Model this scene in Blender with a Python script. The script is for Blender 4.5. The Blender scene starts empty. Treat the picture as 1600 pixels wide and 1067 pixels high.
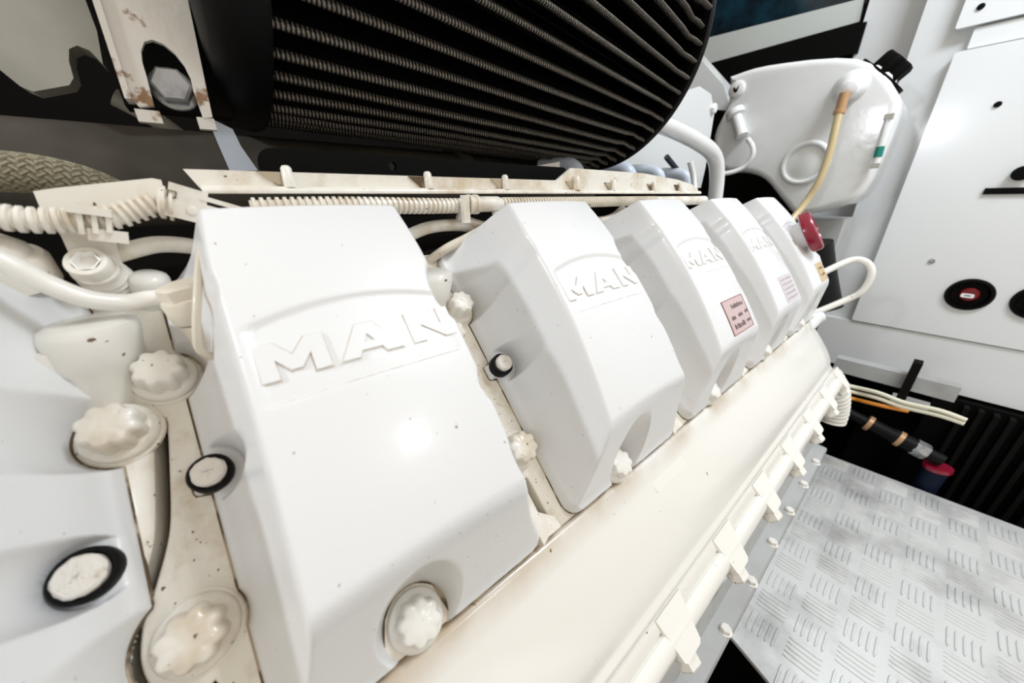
import bpy, bmesh, math, random
import numpy as np
from mathutils import Vector, Matrix
from mathutils.geometry import tessellate_polygon
random.seed(4)
D = bpy.data
C = bpy.context.scene.collection
PI = math.pi
LIFT = 1.10                       # the drawings below have z = 0 at eye height; the floor is LIFT lower

# ------------------------------------------------------------------ camera
cam_d = D.cameras.new('camera'); cam = D.objects.new('camera', cam_d); C.objects.link(cam)
cam_d.sensor_width = 36.0; cam_d.lens = 535.0 * 36.0 / 1600.0
cam_d.clip_start = 0.01; cam_d.clip_end = 50
Rw = Matrix(((0.63956275, -0.28715435, 0.71309317), (0.76864842, 0.25310495, -0.58746701), (-0.0117937, 0.92383996, 0.38259723)))
cam.matrix_world = Matrix.Translation((0, 0, LIFT)) @ Rw.to_4x4()
cam_d.dof.use_dof = True; cam_d.dof.focus_distance = 0.27; cam_d.dof.aperture_fstop = 7.0
bpy.context.scene.camera = cam

# ------------------------------------------------------------------ world, lamps, exposure
w = D.worlds.new('world'); bpy.context.scene.world = w; w.use_nodes = True
w.node_tree.nodes['Background'].inputs[0].default_value = (1.0, 0.90, 0.76, 1)
w.node_tree.nodes['Background'].inputs[1].default_value = 0.90

def area(name, loc, target, size, power, color, size_y=None):
    l = D.lights.new(name, 'AREA'); l.energy = power; l.color = color; l.size = size
    if size_y: l.shape = 'RECTANGLE'; l.size_y = size_y
    o = D.objects.new(name, l); C.objects.link(o)
    o.location = Vector(loc) + Vector((0, 0, LIFT))
    o.rotation_euler = (Vector(target) - Vector(loc)).to_track_quat('-Z', 'Y').to_euler()
    return o
area('work_lamp', (-0.19, -0.50, 0.31), (-0.1, 0.2, -0.1), 0.045, 2.4, (0.90, 0.95, 1.0))
area('side_lamp', (1.25, 0.52, 0.75), (-0.1, 0.2, -0.1), 0.22, 3.2, (0.93, 0.96, 1.0))
area('cabinet_fill', (0.42, 0.70, 1.05), (0.05, 1.25, 0.0), 0.5, 19, (0.86, 0.93, 1.0), 0.2)  # added fill, out of view, brightens the cabinet and tank

sc = bpy.context.scene
sc.view_settings.view_transform = 'Standard'; sc.view_settings.look = 'None'
sc.view_settings.gamma = 1.0; sc.view_settings.exposure = -0.40
sc.view_settings.use_curve_mapping = False

# ------------------------------------------------------------------ materials
def mat(name, col, rough=0.4, metal=0.0, coat=0.0, bump=0.0, bscale=60, tint=None, tscale=8, tlo=.45, thi=.7,
        specks=None, sscale=220, sth=.73, sss=0, spec=.5):
    m = D.materials.new(name); m.use_nodes = True; nt = m.node_tree; b = nt.nodes['Principled BSDF']
    b.inputs['Roughness'].default_value = rough; b.inputs['Metallic'].default_value = metal
    b.inputs['Coat Weight'].default_value = coat; b.inputs['Coat Roughness'].default_value = .12
    b.inputs['Specular IOR Level'].default_value = spec
    b.inputs['Base Color'].default_value = (*col, 1)
    N = nt.nodes; L = nt.links
    tc = N.new('ShaderNodeTexCoord')
    cur = None
    def mix(fac, c2, prev):
        x = N.new('ShaderNodeMix'); x.data_type = 'RGBA'
        L.new(fac, x.inputs[0])
        if prev is None: x.inputs[6].default_value = (*col, 1)
        else: L.new(prev, x.inputs[6])
        x.inputs[7].default_value = (*c2, 1)
        return x.outputs[2]
    def noise(scale, lo, hi, det=4, rgh=.6):
        n = N.new('ShaderNodeTexNoise'); n.inputs['Scale'].default_value = scale; n.inputs['Detail'].default_value = det
        n.inputs['Roughness'].default_value = rgh
        L.new(tc.outputs['Object'], n.inputs['Vector'])
        r = N.new('ShaderNodeMapRange'); r.inputs['From Min'].default_value = lo; r.inputs['From Max'].default_value = hi
        L.new(n.outputs['Fac'], r.inputs['Value']); return r.outputs[0]
    if tint: cur = mix(noise(tscale, tlo, thi), tint, cur)
    if specks: cur = mix(noise(sscale, sth, sth + .02, 2, .5), specks, cur)
    if cur is not None: L.new(cur, b.inputs['Base Color'])
    if bump:
        n = N.new('ShaderNodeTexNoise'); n.inputs['Scale'].default_value = bscale; n.inputs['Detail'].default_value = 3
        L.new(tc.outputs['Object'], n.inputs['Vector'])
        bp = N.new('ShaderNodeBump'); bp.inputs['Strength'].default_value = bump; bp.inputs['Distance'].default_value = .0006
        L.new(n.outputs['Fac'], bp.inputs['Height']); L.new(bp.outputs[0], b.inputs['Normal'])
    return m
M = {}
M['cover'] = mat('cover_paint', (.80, .81, .825), .33, coat=.25, bump=.12, bscale=500, specks=(.36, .31, .25), sscale=300, sth=.745)
M['dust'] = mat('tan_dust_line', (.55, .46, .35), .8, tint=(.80, .78, .74), tscale=60, tlo=.40, thi=.60)
M['paint'] = mat('cream_paint', (.83, .80, .73), .38, coat=.3, bump=.5, bscale=140, tint=(.58, .47, .33), tscale=34, tlo=.47, thi=.74,
                 specks=(.12, .08, .05), sscale=300, sth=.715)
M['head'] = mat('soiled_cream_paint', (.85, .805, .715), .42, coat=.25, bump=.6, bscale=160, tint=(.55, .43, .28), tscale=38, tlo=.54, thi=.80, specks=(.10, .06, .035), sscale=300, sth=.70)
M['paint2'] = mat('clean_cream_paint', (.86, .845, .80), .33, coat=.3, bump=.25, bscale=90, specks=(.15, .1, .06), sscale=170, sth=.765)
M['dirty'] = mat('grimy_cream_paint', (.74, .68, .57), .45, coat=.2, bump=.6, bscale=200, tint=(.42, .33, .22), tscale=30, tlo=.5, thi=.85,
                 specks=(.08, .05, .03), sscale=400, sth=.72)
M['grime'] = mat('dark_grime', (.12, .085, .05), .8, spec=.1, tint=(.45, .38, .28), tscale=55, tlo=.48, thi=.56)
M['bare'] = mat('pale_chipped_paint', (.80, .76, .70), .5, bump=1, bscale=500, tint=(.5, .42, .33), tscale=120, tlo=.6, thi=.7)
M['rust'] = mat('rust_seam', (.33, .21, .1), .8, tint=(.1, .06, .03), tscale=90)
M['black'] = mat('black_plastic', (.0025, .0025, .0025), .5, spec=.08)
M['rubber'] = mat('black_rubber', (.0045, .0045, .005), .5, bump=.2, bscale=90, spec=.15)
M['void'] = mat('dark_steel_and_shade', (.006, .0055, .005), .8, spec=.1)  # near-black; also stands in for deep shade
M['manifold'] = mat('brown_shaded_casting', (.12, .107, .09), .6, tint=(.05, .045, .038), tscale=6, spec=.25)
M['grey'] = mat('grey_casting', (.44, .43, .38), .5, tint=(.3, .3, .27), tscale=10)
M['braid'] = mat('braid_yarn', (.30, .27, .19), .6)
M['zinc'] = mat('zinc_bolt', (.42, .43, .45), .4, metal=.6, bump=1, bscale=260, tint=(.2, .2, .21), tscale=90)
M['chipped'] = mat('chipped_white_paint', (.78, .75, .70), .45, tint=(.30, .17, .09), tscale=60, tlo=.56, thi=.62, bump=.5, bscale=120)
M['cabinet'] = mat('cabinet_enamel', (.80, .82, .83), .22, coat=.4)
M['cabinet2'] = mat('grey_white_enamel', (.70, .72, .73), .3, coat=.3)
M['tank'] = mat('tank_paint', (.82, .84, .85), .2, coat=.5, bump=.6, bscale=60)
M['alu'] = mat('aluminium_plate', (.74, .75, .75), .40, metal=.25, tint=(.33, .33, .33), tscale=9, tlo=.48, thi=.8, bump=.3, bscale=90)
M['side'] = mat('grey_crankcase_paint', (.47, .48, .48), .4, tint=(.36, .36, .35), tscale=9)
M['red'] = mat('red_plastic', (.26, .006, .028), .3, coat=.4)
M['dred'] = mat('dark_red_plastic', (.16, .006, .008), .3)
M['white'] = mat('white_plastic', (.85, .85, .85), .3)
M['pink'] = mat('pink_label', (.62, .48, .475), .5)
M['lilac'] = mat('lilac_label', (.64, .59, .62), .5)
M['ink'] = mat('dark_print', (.22, .15, .16), .6)
M['mink'] = mat('red_print', (.42, .20, .21), .6)
M['lilac2'] = mat('grey_print', (.53, .48, .51), .6)
M['beige'] = mat('beige_label', (.62, .48, .28), .6, tint=(.4, .28, .14), tscale=90)
M['amber'] = mat('amber_hose', (.62, .50, .28), .25, coat=.5)
M['copper'] = mat('copper_clamp', (.50, .30, .16), .45, metal=.3)
M['orange'] = mat('orange_cable', (.7, .25, .02), .45)
M['ivory'] = mat('ivory_cable', (.78, .75, .60), .4)
M['teal'] = mat('green_float', (.0, .22, .17), .3)
M['blue'] = mat('blue_hose', (.003, .008, .026), .6, spec=.2)
M['navy'] = mat('navy_hose', (.008, .018, .04), .35)
M['glassband'] = mat('grey_green_enamel', (.55, .58, .56), .3)
M['darkglass'] = mat('dark_glass', (.006, .012, .018), .08, tint=(.01, .05, .08), tscale=7)
M['ice'] = mat('pale_blue_and_blue_lit', (.62, .69, .80), .35)  # own blue-white of the hose ends; on the strut, bluish light as colour
M['mesh'] = None
def seam_stain(m, s0, s1, col):
    # soot and oil film collected along the head joint; position measured down the bank
    nt = m.node_tree; N = nt.nodes; L = nt.links; b = N['Principled BSDF']
    src = b.inputs['Base Color'].links[0].from_socket
    tc = N.new('ShaderNodeTexCoord'); dp = N.new('ShaderNodeVectorMath'); dp.operation = 'DOT_PRODUCT'
    dp.inputs[1].default_value = (.7071, 0, -.7071); L.new(tc.outputs['Object'], dp.inputs[0])
    r = N.new('ShaderNodeMapRange'); r.inputs['From Min'].default_value = s0; r.inputs['From Max'].default_value = s1
    r.inputs['To Min'].default_value = 1; r.inputs['To Max'].default_value = 0; L.new(dp.outputs['Value'], r.inputs['Value'])
    n = N.new('ShaderNodeTexNoise'); n.inputs['Scale'].default_value = 14; n.inputs['Detail'].default_value = 5; L.new(tc.outputs['Object'], n.inputs['Vector'])
    q = N.new('ShaderNodeMapRange'); q.inputs['From Min'].default_value = .42; q.inputs['From Max'].default_value = .68; L.new(n.outputs['Fac'], q.inputs['Value'])
    mu = N.new('ShaderNodeMath'); mu.operation = 'MULTIPLY'; L.new(r.outputs[0], mu.inputs[0]); L.new(q.outputs[0], mu.inputs[1])
    x = N.new('ShaderNodeMix'); x.data_type = 'RGBA'; L.new(mu.outputs[0], x.inputs[0]); L.new(src, x.inputs[6]); x.inputs[7].default_value = (*col, 1)
    L.new(x.outputs[2], b.inputs['Base Color'])
M['house'] = mat('stained_cream_paint', (.86, .845, .80), .30, coat=.4, bump=.25, bscale=90, specks=(.15, .1, .06), sscale=170, sth=.755)
seam_stain(M['house'], -.046, -.027, (.42, .28, .13))
def mesh_mat():
    # woven wire gauze over the pleats: fine relief in the material only
    m = D.materials.new('pleat_gauze'); m.use_nodes = True; nt = m.node_tree; N = nt.nodes; L = nt.links
    b = N['Principled BSDF']; b.inputs['Roughness'].default_value = .42; b.inputs['Metallic'].default_value = .75
    tc = N.new('ShaderNodeTexCoord')
    wv = N.new('ShaderNodeTexWave'); wv.wave_type = 'BANDS'; wv.bands_direction = 'Y'; wv.inputs['Scale'].default_value = 130
    wv.inputs['Distortion'].default_value = 1.2; wv.inputs['Detail Scale'].default_value = 6
    L.new(tc.outputs['Object'], wv.inputs['Vector'])
    r = N.new('ShaderNodeValToRGB'); r.color_ramp.elements[0].position = .25; r.color_ramp.elements[1].position = .75
    r.color_ramp.elements[0].color = (.012, .011, .01, 1); r.color_ramp.elements[1].color = (.22, .195, .165, 1)
    L.new(wv.outputs['Fac'], r.inputs[0]); L.new(r.outputs[0], b.inputs['Base Color'])
    bp = N.new('ShaderNodeBump'); bp.inputs['Distance'].default_value = .0006; bp.inputs['Strength'].default_value = .8
    L.new(wv.outputs['Fac'], bp.inputs['Height']); L.new(bp.outputs[0], b.inputs['Normal'])
    return m
M['mesh'] = mesh_mat()

# ------------------------------------------------------------------ helpers
R2 = math.sqrt(2)
def SH(s, y, h): return Vector(((s + h) / R2, y, (h - s) / R2))     # s: down the bank, h: out of the bank
SD = Vector((1 / R2, 0, -1 / R2)); HD = Vector((1 / R2, 0, 1 / R2)); YD = Vector((0, 1, 0)); XD = Vector((1, 0, 0)); ZD = Vector((0, 0, 1))

def tag(o, label, cat, group=None, kind=None):
    if label: o['label'] = label
    if cat: o['category'] = cat
    if group: o['group'] = group
    if kind: o['kind'] = kind
    return o
def thing(name, label, cat, base, group=None):
    o = D.objects.new(name, None); C.objects.link(o); o.empty_display_size = .02
    o.location = base; return tag(o, label, cat, group)
def origin(o):
    p = Vector((0, 0, 0))
    while o: p = p + Vector(o.location); o = o.parent
    return p
def place(name, me, m, parent, base, smooth):
    o = D.objects.new(name, me); C.objects.link(o)
    if m: me.materials.append(M[m])
    if parent: o.parent = parent
    po = origin(parent) if parent else Vector((0, 0, 0))
    if base is None and parent is None:
        xs = [v.co for v in me.vertices]
        base = Vector((sum(v.x for v in xs) / len(xs), sum(v.y for v in xs) / len(xs), min(v.z for v in xs)))
    if base is None: base = po
    base = Vector(base)
    me.transform(Matrix.Translation(-base)); o.location = base - po
    if smooth is not None:
        me.shade_smooth()
        if smooth < 180:
            bm = bmesh.new(); bm.from_mesh(me); a = math.radians(smooth)
            for e in bm.edges:
                if len(e.link_faces) == 2 and e.calc_face_angle(0) > a: e.smooth = False
            bm.to_mesh(me); bm.free()
    return o
def build(name, bm, m, parent=None, base=None, smooth=35):
    bmesh.ops.recalc_face_normals(bm, faces=bm.faces)
    me = D.meshes.new(name); bm.to_mesh(me); bm.free()
    return place(name, me, m, parent, base, smooth)
def bevel(bm, w, seg=2):
    es = [e for e in bm.edges if len(e.link_faces) == 2 and e.calc_face_angle(0) > .5]
    bmesh.ops.bevel(bm, geom=es, offset=w, segments=seg, profile=.5, affect='EDGES', clamp_overlap=True)
    return bm
def frame_of(d, up=None):
    d = Vector(d).normalized(); up = Vector(up) if up is not None else (ZD if abs(d.z) < .9 else XD)
    a = up.cross(d).normalized(); b = d.cross(a); return a, b, d
def ring_loft(bm, rings, cap=True, closed=False):
    vs = [[bm.verts.new(p) for p in r] for r in rings]
    n = len(vs[0])
    for i in range(len(vs) - 1 + (1 if closed else 0)):
        A = vs[i]; B = vs[(i + 1) % len(vs)]
        for j in range(n): bm.faces.new((A[j], A[(j + 1) % n], B[(j + 1) % n], B[j]))
    if cap and not closed:
        bm.faces.new(vs[0]); bm.faces.new(vs[-1])
    return bm
def lathe(base, axis, prof, n=32, bm=None, up=None):
    bm = bm or bmesh.new(); a, b, d = frame_of(axis, up); base = Vector(base)
    ring_loft(bm, [[base + d * z + (a * math.cos(2 * PI * k / n) + b * math.sin(2 * PI * k / n)) * max(r, 1e-5) for k in range(n)] for r, z in prof])
    return bm
def smooth_path(pts, sub=8):
    pts = [Vector(p) for p in pts]
    if len(pts) < 3: return pts
    out = []
    for i in range(len(pts) - 1):
        p0 = pts[max(i - 1, 0)]; p1 = pts[i]; p2 = pts[i + 1]; p3 = pts[min(i + 2, len(pts) - 1)]
        for k in range(sub):
            t = k / sub
            out.append(.5 * ((2 * p1) + (p2 - p0) * t + (2 * p0 - 5 * p1 + 4 * p2 - p3) * t * t + (3 * p1 - p0 - 3 * p2 + p3) * t ** 3))
    out.append(pts[-1]); return out
def tube(pts, r, n=14, bm=None, sub=8, closed=False, flat=None):
    bm = bm or bmesh.new(); P = smooth_path(pts, sub); up = None; rings = []
    for i, p in enumerate(P):
        d = (P[min(i + 1, len(P) - 1)] - P[max(i - 1, 0)]).normalized()
        if up is None: up = ZD if abs(d.z) < .9 else XD
        a = up.cross(d).normalized(); b = d.cross(a).normalized(); up = b
        rr = r(i / (len(P) - 1)) if callable(r) else r
        rings.append([p + (a * math.cos(2 * PI * k / n) + b * math.sin(2 * PI * k / n) * (flat or 1)) * rr for k in range(n)])
    return ring_loft(bm, rings)
def corr(pts, r0, r1, pitch, n=18):
    """corrugated conduit"""
    P = smooth_path(pts, 16); L = [0]
    for i in range(1, len(P)): L.append(L[-1] + (P[i] - P[i - 1]).length)
    tot = L[-1]; bm = bmesh.new(); rings = []; up = None
    prof = [(0, r0), (.22, r0), (.34, r1), (.78, r1), (.9, r0)]
    S = []
    for k in range(int(tot / pitch)):
        for f, r in prof: S.append(((k + f) * pitch, r))
    j = 0
    for s, r in S:
        while j < len(L) - 2 and L[j + 1] < s: j += 1
        t = (s - L[j]) / max(L[j + 1] - L[j], 1e-9); p = P[j].lerp(P[j + 1], t); d = (P[j + 1] - P[j]).normalized()
        if up is None: up = ZD
        a = up.cross(d).normalized(); b = d.cross(a).normalized(); up = b
        rings.append([p + (a * math.cos(2 * PI * q / n) + b * math.sin(2 * PI * q / n)) * r for q in range(n)])
    return ring_loft(bm, rings)
def slab(poly, o, u, v, nrm, t0, t1, bm=None, holes=(), off=0):
    """polygon (u,v) pairs with holes, thickness along nrm between t0 and t1; off widens the t0 side"""
    bm = bm or bmesh.new(); o = Vector(o); u = Vector(u); v = Vector(v); nrm = Vector(nrm)
    loops = [list(poly)] + [list(h) for h in holes]
    def widen(l, sgn):
        n = len(l); out = []
        ar = sum(l[i][0] * l[(i + 1) % n][1] - l[(i + 1) % n][0] * l[i][1] for i in range(n))
        sg = (1 if ar > 0 else -1) * sgn
        for i in range(n):
            p = Vector(l[i - 1]); q = Vector(l[i]); r = Vector(l[(i + 1) % n])
            e1 = (q - p).normalized(); e2 = (r - q).normalized()
            n1 = Vector((e1.y, -e1.x)) * sg; n2 = Vector((e2.y, -e2.x)) * sg
            m = (n1 + n2); m = m / max(m.length_squared / 2, .35)
            out.append(tuple(q + m * off))
        return out
    lo = [widen(l, 1 if i == 0 else -1) if off else l for i, l in enumerate(loops)]
    P = lambda c, t: o + u * c[0] + v * c[1] + nrm * t
    top = [[bm.verts.new(P(c, t1)) for c in l] for l in loops]
    bot = [[bm.verts.new(P(c, t0)) for c in l] for l in lo]
    for T, B in zip(top, bot):
        n = len(T)
        for i in range(n): bm.faces.new((T[i], T[(i + 1) % n], B[(i + 1) % n], B[i]))
    tri = tessellate_polygon([[Vector((c[0], c[1], 0)) for c in l] for l in loops])
    ft = [v_ for l in top for v_ in l]; fb = [v_ for l in bot for v_ in l]
    for a, b, c in tri:
        bm.faces.new((ft[a], ft[b], ft[c])); bm.faces.new((fb[c], fb[b], fb[a]))
    return bm
def box(c, sx, sy, sz, bm=None, ax=None):
    bm = bm or bmesh.new(); c = Vector(c); A = ax or (XD, YD, ZD)
    vs = {}
    for i in (-1, 1):
        for j in (-1, 1):
            for k in (-1, 1): vs[i, j, k] = bm.verts.new(c + A[0] * (i * sx / 2) + A[1] * (j * sy / 2) + A[2] * (k * sz / 2))
    for f in (((-1, -1, -1), (-1, -1, 1), (-1, 1, 1), (-1, 1, -1)), ((1, -1, -1), (1, 1, -1), (1, 1, 1), (1, -1, 1)), ((-1, -1, -1), (1, -1, -1), (1, -1, 1), (-1, -1, 1)),
              ((-1, 1, -1), (-1, 1, 1), (1, 1, 1), (1, 1, -1)), ((-1, -1, -1), (-1, 1, -1), (1, 1, -1), (1, -1, -1)), ((-1, -1, 1), (1, -1, 1), (1, 1, 1), (-1, 1, 1))):
        bm.faces.new([vs[q] for q in f])
    return bm
SHX = (SD, YD, HD)
def hexhead(base, axis, r, hgt, bm=None, n=6, rot=0):
    bm = bm or bmesh.new(); a, b, d = frame_of(axis); base = Vector(base)
    rings = []
    for z, k in ((0, 1), (hgt * .82, 1), (hgt, .86)):
        rings.append([base + d * z + (a * math.cos(2 * PI * (i + rot) / n) + b * math.sin(2 * PI * (i + rot) / n)) * r * k for i in range(n)])
    return ring_loft(bm, rings)
def circle(r, n=40, c=(0, 0)): return [(c[0] + r * math.cos(2 * PI * i / n), c[1] + r * math.sin(2 * PI * i / n)) for i in range(n)]
def rrect(x0, x1, y0, y1, r, n=5):
    out = []
    for cx, cy, a0 in ((x1 - r, y1 - r, 0), (x0 + r, y1 - r, 90), (x0 + r, y0 + r, 180), (x1 - r, y0 + r, 270)):
        for k in range(n + 1):
            a = math.radians(a0 + 90 * k / n); out.append((cx + r * math.cos(a), cy + r * math.sin(a)))
    return out
def dup(root, dloc, label=None):
    r = root.copy(); C.objects.link(r); r.location = Vector(root.location) + Vector(dloc)
    if label: r['label'] = label
    def rec(src, dst):
        for ch in src.children:
            c = ch.copy(); C.objects.link(c); c.parent = dst; rec(ch, c)
    rec(root, r); return r

# ------------------------------------------------------------------ the setting
def struct(name, bm, m, smooth=30):
    o = build(name, bm, m, smooth=smooth); o['kind'] = 'structure'; return o
FL = -LIFT
b = box((-0.1, .6, FL - .02), 3.4, 4.2, .04); struct('floor', b, 'void')
b = box((-0.1, 2.0, .15), 3.4, .04, 2.5); struct('wall_back', b, 'void')
b = box((-1.25, -.1, .15), .04, 4.2, 2.5); struct('wall_left', b, 'void')

P_ = .157                          # cylinder pitch along the bank
YC = lambda i: .037 + P_ * (i - 1) # centre line of cylinder i

# ------------------------------------------------------------------ rocker covers
BOLT = ((.0095, -.0800, .0131), (.0095, .0765, .0170), (-.077, .0680, .0124), (-.097, -.0715, .0115))
def sdf_outline(s, y):
    qx = np.abs(s + .043) - (.107 - .012); qy = np.abs(y) - (.0668 - .012)
    d = np.minimum(np.maximum(qx, qy), 0) + np.hypot(np.maximum(qx, 0), np.maximum(qy, 0)) - .012
    bx = np.hypot(np.maximum(np.abs(s + .045) - .0035, 0), np.maximum(np.abs(y + .06) - .0100, 0)) - .0025      # little tab beside the screw
    d = np.minimum(d, bx)
    for a, b_, r in BOLT: d = np.maximum(d, (r + .0018) - np.hypot(s - a, y - b_))
    d = np.maximum(d, .0150 - np.hypot(s - .0545, y + .010))
    return d
def smin(a, b_, k):
    h = np.maximum(k - np.abs(a - b_), 0) / k
    return np.minimum(a, b_) - h * h * k * .25
def smax(a, b_, k): return -smin(-a, -b_, k)
def face_h(s, y): return -.1318 - 1.157 * (s + .095) ** 2 - 1.0 * y * y
def face_rec(s, y):
    """the shallow lettering field: arched upper edge, straight lower edge"""
    top = -.0768 - .0062 * np.clip(1 - (y / .039) ** 2, 0, 1)
    w = .0034
    k = np.clip((s - top) / w, 0, 1); k = k * k * (3 - 2 * k)
    k2 = np.clip((-.0455 - s) / .0007, 0, 1)
    k3 = np.clip((.0405 - np.abs(y)) / .006, 0, 1); k3 = k3 * k3 * (3 - 2 * k3)
    depth = .0009 + .0008 * np.clip((-.052 - s) / .025, 0, 1)
    return depth * k * k2 * k3 + .0005 * np.exp(-((s + .0458) / .00055) ** 2) * k3
def cover_h(s, y):
    f = face_h(s, y) - face_rec(s, y)
    hw = .0665 - .0008 * np.sin((s + .14) * 16)
    tp = .010 * np.clip((-.100 - s) / .05, 0, 1) ** 1.4
    side = smax(-.203 + (hw - .7 * tp - np.abs(y)) * 2.12, -.1350 + (.0422 - .45 * tp - np.abs(y)) * 4.1, .007)
    h = smin(f, side, .0058)
    low = -.2005 + (.0615 - s) * 1.33
    h = smin(h, low, .0055)
    up = -.203 + (s + .152) * 3.9
    h = smin(h, up, .012)
    for a, b_, r, kk in ((-.045, -.0640, .0118, 9.0), (-.0265, .0572, .0108, 10.0), (.0560, -.010, .0165, 7.0)):
        dd = np.hypot(s - a, y - b_)
        h = smin(h, -.1985 + np.maximum(dd - r, 0) * kk, .0035)
    d = sdf_outline(s, y)
    foot = -.1995 + 0 * s
    h = smax(h, foot, .006)
    # flange seat is open round the lower head bolt
    h = smin(h, -.2065 + np.maximum(-d, -.004) * 4.2, .0025)
    return h
def cover_mesh():
    st = .00075
    S = np.arange(-.153, .0672, st); Yv = np.arange(-.0765, .0770, st)
    gs, gy = np.meshgrid(S, Yv, indexing='ij'); H = cover_h(gs, gy); d = sdf_outline(gs, gy)
    keep = (H > -.2085) & (d < .0012)
    n, m = gs.shape
    idx = -np.ones((n, m), int)
    q = keep[:-1, :-1] & keep[1:, :-1] & keep[1:, 1:] & keep[:-1, 1:]
    used = np.zeros((n, m), bool)
    used[:-1, :-1] |= q; used[1:, :-1] |= q; used[1:, 1:] |= q; used[:-1, 1:] |= q
    idx[used] = np.arange(used.sum())
    s_ = gs[used]; y_ = gy[used]; h_ = H[used]
    co = np.stack([(s_ + h_) / R2, y_, (h_ - s_) / R2], 1)
    i, j = np.nonzero(q)
    F = np.stack([idx[i, j], idx[i + 1, j], idx[i + 1, j + 1], idx[i, j + 1]], 1)
    me = D.meshes.new('shell')
    me.vertices.add(len(co)); me.vertices.foreach_set('co', co.ravel())
    me.loops.add(len(F) * 4); me.loops.foreach_set('vertex_index', F.ravel())
    me.polygons.add(len(F)); me.polygons.foreach_set('loop_start', np.arange(len(F)) * 4)
    me.update(calc_edges=True); me.validate()
    return me
# outline traced on a polar fan for the gasket
def outline_pts(off=0.0, n=260):
    out = []
    for k in range(n):
        a = 2 * PI * k / n; c, s = math.cos(a), math.sin(a); lo, hi = 0, .16
        r = 0.0
        while r < .16:
            if sdf_outline(np.array(-.043 + c * r), np.array(s * r)) > off: break
            r += .002
        lo, hi = max(r - .002, 0), r
        for _ in range(14):
            mid = (lo + hi) / 2
            if sdf_outline(np.array(-.043 + c * mid), np.array(s * mid)) > off: hi = mid
            else: lo = mid
        out.append((-.043 + c * lo, s * lo))
    return out
LET = {
 'M': ([(0, 1), (0, 0), (.27, 0), (.5, .42), (.73, 0), (1, 0), (1, 1), (.76, 1), (.76, .46), (.58, .82), (.42, .82), (.24, .46), (.24, 1)], []),
 'A': ([(0, 1), (.36, 0), (.64, 0), (1, 1), (.73, 1), (.67, .82), (.33, .82), (.27, 1)], [[(.5, .34), (.59, .6), (.41, .6)]]),
 'N': ([(0, 1), (0, 0), (.26, 0), (.74, .58), (.74, 0), (1, 0), (1, 1), (.74, 1), (.26, .42), (.26, 1)], []),
}
def grow(l, k):
    n = len(l); out = []
    ar = sum(l[i][0] * l[(i + 1) % n][1] - l[(i + 1) % n][0] * l[i][1] for i in range(n)); sg = 1 if ar > 0 else -1
    for i in range(n):
        p = Vector(l[i - 1]); q = Vector(l[i]); r = Vector(l[(i + 1) % n]); e1 = (q - p).normalized(); e2 = (r - q).normalized()
        m = (Vector((e1.y, -e1.x)) + Vector((e2.y, -e2.x))) * sg; m = m / max(m.length_squared / 2, .35); out.append(tuple(q + m * k))
    return out
def letter(ch, y0, y1, s0, s1, parent):
    outer, holes = LET[ch]
    f = lambda l: [((s0 + (s1 - s0) * v), (y0 + (y1 - y0) * u)) for u, v in l]
    sm = (s0 + s1) / 2; ym = (y0 + y1) / 2
    hh = float(face_h(np.array(sm), np.array(ym)) - face_rec(np.array(sm), np.array(ym)))
    # lie the letter in the tangent plane of the face
    hs = float(face_h(np.array(s1), np.array(ym)) - face_h(np.array(s0), np.array(ym))) / (s1 - s0) - .0011 / .025 * -1 * 1
    hy = float(face_h(np.array(sm), np.array(y1)) - face_h(np.array(sm), np.array(y0))) / (y1 - y0)
    u = SD + HD * hs; v = YD + HD * hy
    o = SH(0, 0, 0) + HD * (hh - hs * sm - hy * ym)
    bm = slab(f(outer), o, u, v, HD, -.0012, .0009, holes=[f(h) for h in holes], off=.00035)
    l_ = build('letter', bm, 'cover', parent, smooth=None)
    build('dust_line', slab(f(outer), o, u, v, HD, -.0014, -.00002, holes=[], off=.0) if False else slab(grow(f(outer), .00055), o, u, v, HD, -.0014, .00010, holes=[grow(h, -.0003) for h in map(f, holes)]), 'dust', l_, smooth=None)
    return l_

def make_cover():
    t = thing('rocker_cover', None, 'engine cover', SH(-.04, 0, -.205))
    pts = []
    for k in range(25):
        y = -.037 + .074 * k / 24
        pts.append(SH(-.0458, y, float(face_h(np.array(-.0458), np.array(y)) - face_rec(np.array(-.0458), np.array(y))) + .00002))
    build('dust_line', tube(pts, lambda q: .00030 * (.4 + .6 * abs(math.sin(q * 23)) * math.sin(PI * q)), 6, sub=3), 'dust', t, smooth=60)
    me = cover_mesh(); place('shell', me, 'cover', t, None, 180)
    o1 = outline_pts(.0003)
    g = slab([(a, b_) for a, b_ in o1], (0, 0, 0), SD, YD, HD, -.2062, -.2046); build('gasket', g, 'grime', t, smooth=None)
    for ch, y0, y1 in (('M', -.0395, -.0160), ('A', -.0122, .0133), ('N', .0190, .0415)):
        letter(ch, y0 * .95, y1 * .95, -.0680, -.0538, t)
    for a, b_, g_ in ((-.045, -.0640, 1.0), (-.0265, .0555, 1.14)):
        s_ = build('screw_seal', lathe(SH(a, b_, -.2), HD, [(r * g_, z) for r, z in [(.0074, 0), (.0078, .001), (.0078, .0070), (.0072, .0080), (.0064, .0080), (.0062, .005), (0, .005)]], 28), 'rubber', t)
        c_ = lathe(SH(a, b_, -.1945), HD, [(r * g_, z) for r, z in [(.0056, 0), (.0058, .0045), (.0050, .0056), (.002, .0059), (0, .0059)]], 26)
        for v in c_.verts: v.co += Vector((random.uniform(-1, 1), random.uniform(-1, 1), random.uniform(-1, 1))) * .0002
        build('retaining_screw', c_, 'bare', t)
    return t
cov = make_cover()
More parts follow.
